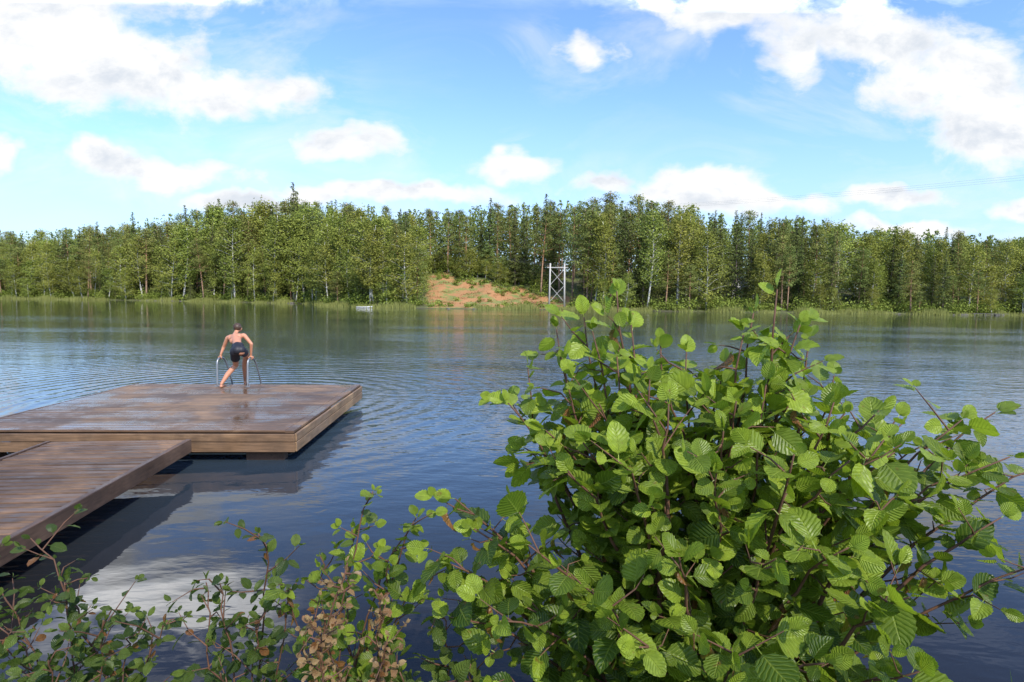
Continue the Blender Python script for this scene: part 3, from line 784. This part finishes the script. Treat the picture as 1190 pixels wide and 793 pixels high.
main=[(.31,1.70,2.42),(.75,1.62,2.43),(.14,1.8,2.30),(.22,1.75,2.34),(-.01,1.70,2.08),(-.16,1.62,1.81),(-.16,1.52,1.66),(.05,1.45,1.75),
 (.53,1.72,2.24),(.60,1.5,2.13),(.90,1.72,2.28),(1.04,1.82,2.16),(1.17,1.7,2.05),(1.38,1.72,2.04),(1.43,1.6,1.96),(1.33,1.5,1.82),
 (.42,1.5,2.12),(.30,1.4,1.98),(.15,1.45,1.95),(.5,1.35,1.98),(.7,1.38,2.02),(.85,1.4,2.0),(.4,1.3,1.8),(.62,1.28,1.8),(.2,1.32,1.7),(.8,1.3,1.82),
 (.98,1.42,1.9),(.95,1.3,1.7),(.3,1.25,1.6),(.5,1.22,1.62),(.7,1.2,1.6),(.05,1.5,1.55),(.95,1.25,1.55),(.2,1.9,2.1),(.5,2.0,2.12),(.8,2.0,2.1),(1.0,2.0,2.0),(0.05,1.85,1.9),
 (1.58,1.65,1.92),(1.5,1.5,1.72),(1.3,1.62,1.9),(1.22,1.75,2.02),(1.55,1.8,2.05),(.1,1.6,2.02),(.25,1.6,2.1),(.35,1.8,2.2),(.65,1.75,2.15),(1.1,1.6,1.97),
 (-.16,1.5,1.52),(-.02,1.35,1.6),(-.1,1.55,1.75),(.12,1.25,1.45),(.0,1.35,1.42),
 (.6,1.65,2.08),(.8,1.6,2.12),(.95,1.6,2.08),(1.35,1.8,1.95),(.72,1.9,2.18),(.45,1.62,2.14),
 (.7,1.55,2.17),(.86,1.5,2.13),(.38,1.55,2.20),(1.0,1.5,2.03),(1.08,1.65,2.08),(.55,1.45,2.06),(.2,1.55,2.0),
 (.24,1.7,2.30),(.36,1.72,2.32),(.66,1.62,2.30),(.82,1.62,2.33),(.05,1.75,2.18),(.3,1.62,2.24),(.15,1.68,2.22),(.45,1.72,2.27),(.72,1.7,2.36)]
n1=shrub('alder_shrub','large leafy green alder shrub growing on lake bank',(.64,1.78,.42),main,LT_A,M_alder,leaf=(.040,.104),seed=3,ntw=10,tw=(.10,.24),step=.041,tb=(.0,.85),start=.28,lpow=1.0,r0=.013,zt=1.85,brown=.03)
n2=shrub('willow_shrub','sparse green shrub with small rounded leaves on bank',(-.58,1.75,.40),
 [(-.42,1.70,1.80),(-.50,1.75,1.66),(-.36,1.6,1.60),(-.62,1.8,1.55),(-.30,1.65,1.70),(-.5,1.55,1.42),(-.7,1.7,1.48),(-.4,1.5,1.35),(-.27,1.6,1.76),(-.2,1.55,1.66)],
 LT_A,M_alder,leaf=(.03,.066),ntw=6,tw=(.08,.2),step=.042,seed=5,r0=.005,start=.35,tb=(-.1,.7))
n3=shrub('willow_shrub','low bushy shrub with many small dark leaves',(-.95,1.9,.35),
 [(-.82,1.8,1.62),(-.95,1.8,1.45),(-.75,1.7,1.42),(-1.05,1.9,1.40),(-.85,1.6,1.28),(-.68,1.75,1.48),(-.9,1.55,1.15),(-.75,1.5,1.15),(-1.0,1.65,1.2)],
 LT_W,M_willow,leaf=(.028,.060),ntw=8,tw=(.08,.26),step=.030,seed=6,r0=.004,start=.3,tb=(-.3,.7))
n4=shrub('willow_shrub','low bushy shrub with many small dark leaves',(-1.45,1.9,.35),
 [(-1.5,1.85,1.42),(-1.65,1.9,1.55),(-1.3,1.75,1.35),(-1.4,1.65,1.28),(-1.2,1.75,1.30),(-1.6,1.7,1.36),(-1.1,1.8,1.32),(-1.8,1.85,1.5),(-1.5,1.55,1.22),(-1.7,1.75,1.36),(-1.3,1.55,1.14),(-1.15,1.58,1.15),(-1.45,1.6,1.16)],
 LT_W,M_willow,leaf=(.028,.060),ntw=9,tw=(.08,.26),step=.030,seed=7,r0=.004,start=.3,tb=(-.3,.7))
n5=shrub('meadowsweet','dry orange seed heads on thin upright stalks',(-.44,1.48,.42),
 [(-.40,1.36,1.74),(-.46,1.35,1.62),(-.34,1.38,1.66),(-.51,1.40,1.57),(-.30,1.36,1.55)],
 LT_D,M_dryhead,leaf=(.012,.030),ntw=9,tw=(.04,.12),step=.013,seed=8,r0=.003,start=.55,brown=.08,tb=(-.2,1.1),cat='wild plant')
n6=shrub('willow_shrub','low leafy shrub at the foot of the alder',(-.2,1.6,.45),
 [(-.3,1.5,1.36),(-.1,1.45,1.42),(-.4,1.5,1.34),(0.0,1.4,1.38),(-.2,1.6,1.48),(-.25,1.4,1.3),(-.5,1.5,1.25),(-.65,1.5,1.2)],
 LT_A,M_willow,leaf=(.032,.068),ntw=8,tw=(.1,.2),step=.036,seed=9,r0=.005,start=.3)
print('LEAVES',n1,n2,n3,n4,n5,n6)
L=MB(); rg=np.random.default_rng(21); n=9000
X=rg.uniform(-5,4.5,n); Y=rg.uniform(-2,3.0,n); k=(Y<near_shore(X)+.1)&((X)**2+Y**2>.5); X=X[k];Y=Y[k]; n=len(X); Z=height(X,Y)-.02
hh=rg.uniform(.12,.42,n); w=rg.uniform(.002,.005,n); a=rg.uniform(0,6.28,n); lx=rg.normal(size=n)*.12; ly=rg.normal(size=n)*.12
ca,sa=np.cos(a)*w,np.sin(a)*w
V=np.stack([np.stack([X-ca,Y-sa,Z],1),np.stack([X+ca,Y+sa,Z],1),np.stack([X+ca*.8+lx*.4,Y+sa*.8+ly*.4,Z+hh*.6],1),np.stack([X+lx,Y+ly,Z+hh],1)],1).reshape(-1,3)
L.add(V,np.arange(n*4).reshape(n,4),np.repeat(rg.uniform(0,1,n),4))
o=obj('grass',L.mesh('grass',M_grass,tint=True)); tag(o,'rough green grass on the near bank','grass','stuff')

# ------------------------------------------------------------ world
w=bpy.data.worlds.new('World'); scene.world=w; w.use_nodes=True
t=NT(w.node_tree)
SUN_EL=math.radians(43); SUN_AZ=math.radians(152)
sky=t.new('ShaderNodeTexSky'); sky.sky_type='NISHITA'; sky.sun_disc=False; sky.sun_elevation=SUN_EL; sky.sun_rotation=SUN_AZ
sky.air_density=1.; sky.dust_density=.6; sky.ozone_density=1.6
tc=t.new('ShaderNodeTexCoord').outputs['Generated']
sp=t.new('ShaderNodeSeparateXYZ'); t.link(tc,sp.inputs[0])
ay=t.math('ADD',t.math('ABSOLUTE',sp.outputs[1]),.02)
u=t.math('DIVIDE',sp.outputs[0],ay); v=t.math('DIVIDE',sp.outputs[2],ay)
cb=t.new('ShaderNodeCombineXYZ'); t.link(u,cb.inputs[0]); t.link(v,cb.inputs[1]); UVv=cb.outputs[0]
warp=t.new('ShaderNodeTexNoise'); t.link(UVv,warp.inputs['Vector']); warp.inputs['Scale'].default_value=9; warp.inputs['Detail'].default_value=3
wv=t.vm('MULTIPLY',t.vm('SUBTRACT',warp.outputs['Color'],(.5,.5,.5)),(.15,.09,0))
UW=t.vm('ADD',UVv,wv)
ELL=[(-.79,.425,.27,.12),(-.66,.385,.22,.095),(-.515,.345,.16,.065),(-.40,.325,.09,.04),
(-.30,.26,.11,.045),(-.71,.225,.08,.034),(-.595,.205,.15,.036),(-.88,.238,.07,.045),(.12,.405,.085,.036),
(.005,.218,.09,.03),(-.19,.170,.21,.028),(.16,.195,.11,.03),(.31,.180,.17,.044),(.43,.168,.13,.032),(-.45,.155,.12,.018),
(.345,.475,.13,.04),(.46,.405,.075,.08),(.60,.43,.14,.055),(.71,.37,.17,.085),(.82,.29,.17,.10),(.90,.44,.07,.04),
(.63,.18,.09,.026),(.86,.165,.14,.026),(.68,.13,.14,.016),(.22,.5,.06,.03),(-.60,.54,.24,.10)]
d=None
for (a,b_,ra,rb) in ELL:
    q=t.vm('MULTIPLY_ADD',UW,(1/ra,1/rb,0),(-a/ra,-b_/rb,0))
    l=t.vm('LENGTH',q,out=1)
    d=l if d is None else t.math('SMOOTH_MIN',d,l,.3)
e1=t.math('SUBTRACT',1.,d)
n=t.noise(t.mapping(UVv,(1,1.6,1)),6,8,.62,.2)
n=t.math('MULTIPLY',t.math('SUBTRACT',n,.5),4.6)
ec=t.math('MAXIMUM',e1,-1.)
ec2=t.math('MINIMUM',ec,.68)
mask=t.mr(t.math('ADD',t.math('MULTIPLY',ec2,2.0),n),-.12,1.1,0,1,True)
wisp=t.mr(t.noise(t.mapping(UVv,(1,2.2,1),rot=(0,0,.5)),3.2,6,.62,.8),.46,.8,0,.6)
mask=t.math('MAXIMUM',mask,t.math('MULTIPLY',wisp,t.mr(ec,-1,-.2,.22,1)))
hfade=t.mr(v,0.,.05,0,1); mask=t.math('MULTIPLY',mask,hfade)
n2=t.noise(t.mapping(UVv,(1,1.6,1),loc=(.01,-.06,.0)),6,6,.62,.2)
n2=t.math('MULTIPLY',t.math('SUBTRACT',n2,.5),4.6)
shade=t.mr(t.math('SUBTRACT',n2,n),-1.0,.4,1.,0.,True)
shade=t.math('MULTIPLY',shade,t.mr(ec,.0,.6,.1,.85))
S_=.15
def k3(c): return tuple(x/S_ for x in c)+(1,)
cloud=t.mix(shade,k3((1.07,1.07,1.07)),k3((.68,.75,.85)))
reflection_boost=t.mr(v,.47,.55,1.,6.)  # extra brightness for high clouds, added to strengthen their white reflections on the water
cloud=t.vm('SCALE',cloud); t.link(reflection_boost,cloud.node.inputs['Scale'])
skyc=t.mix(1.,sky.outputs[0],(1.35,1.64,2.12,1),'MULTIPLY')
skyc=t.mix(t.mr(v,0.0,.36,.72,0,True),skyc,k3((.57,.73,.90)))
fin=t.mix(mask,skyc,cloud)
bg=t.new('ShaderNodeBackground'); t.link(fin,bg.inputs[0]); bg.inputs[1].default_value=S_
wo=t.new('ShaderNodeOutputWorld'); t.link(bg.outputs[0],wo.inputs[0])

sl=bpy.data.lights.new('sun','SUN'); sl.energy=5.0; sl.angle=math.radians(.5); sl.color=(1.,.94,.84)
so=obj('sun',sl)
sd=Vector((math.sin(SUN_AZ)*math.cos(SUN_EL),math.cos(SUN_AZ)*math.cos(SUN_EL),math.sin(SUN_EL)))
so.rotation_euler=sd.to_track_quat('Z','Y').to_euler(); so.location=(10,-10,30)

# ------------------------------------------------------------ camera
cam=bpy.data.cameras.new('camera'); cam.lens=20; cam.sensor_width=36; cam.clip_end=3000; cam.clip_start=.05
co=obj('camera',cam); p=math.radians(4.45); r=math.radians(.7)
f=Vector((0,math.cos(p),-math.sin(p))); r0=Vector((1,0,0)); u0=Vector((0,math.sin(p),math.cos(p)))
rt=r0*math.cos(r)+u0*math.sin(r); up=u0*math.cos(r)-r0*math.sin(r)
M=Matrix((rt,up,-f)).transposed().to_4x4(); M.translation=Vector((0,0,2.4)); co.matrix_world=M
scene.camera=co
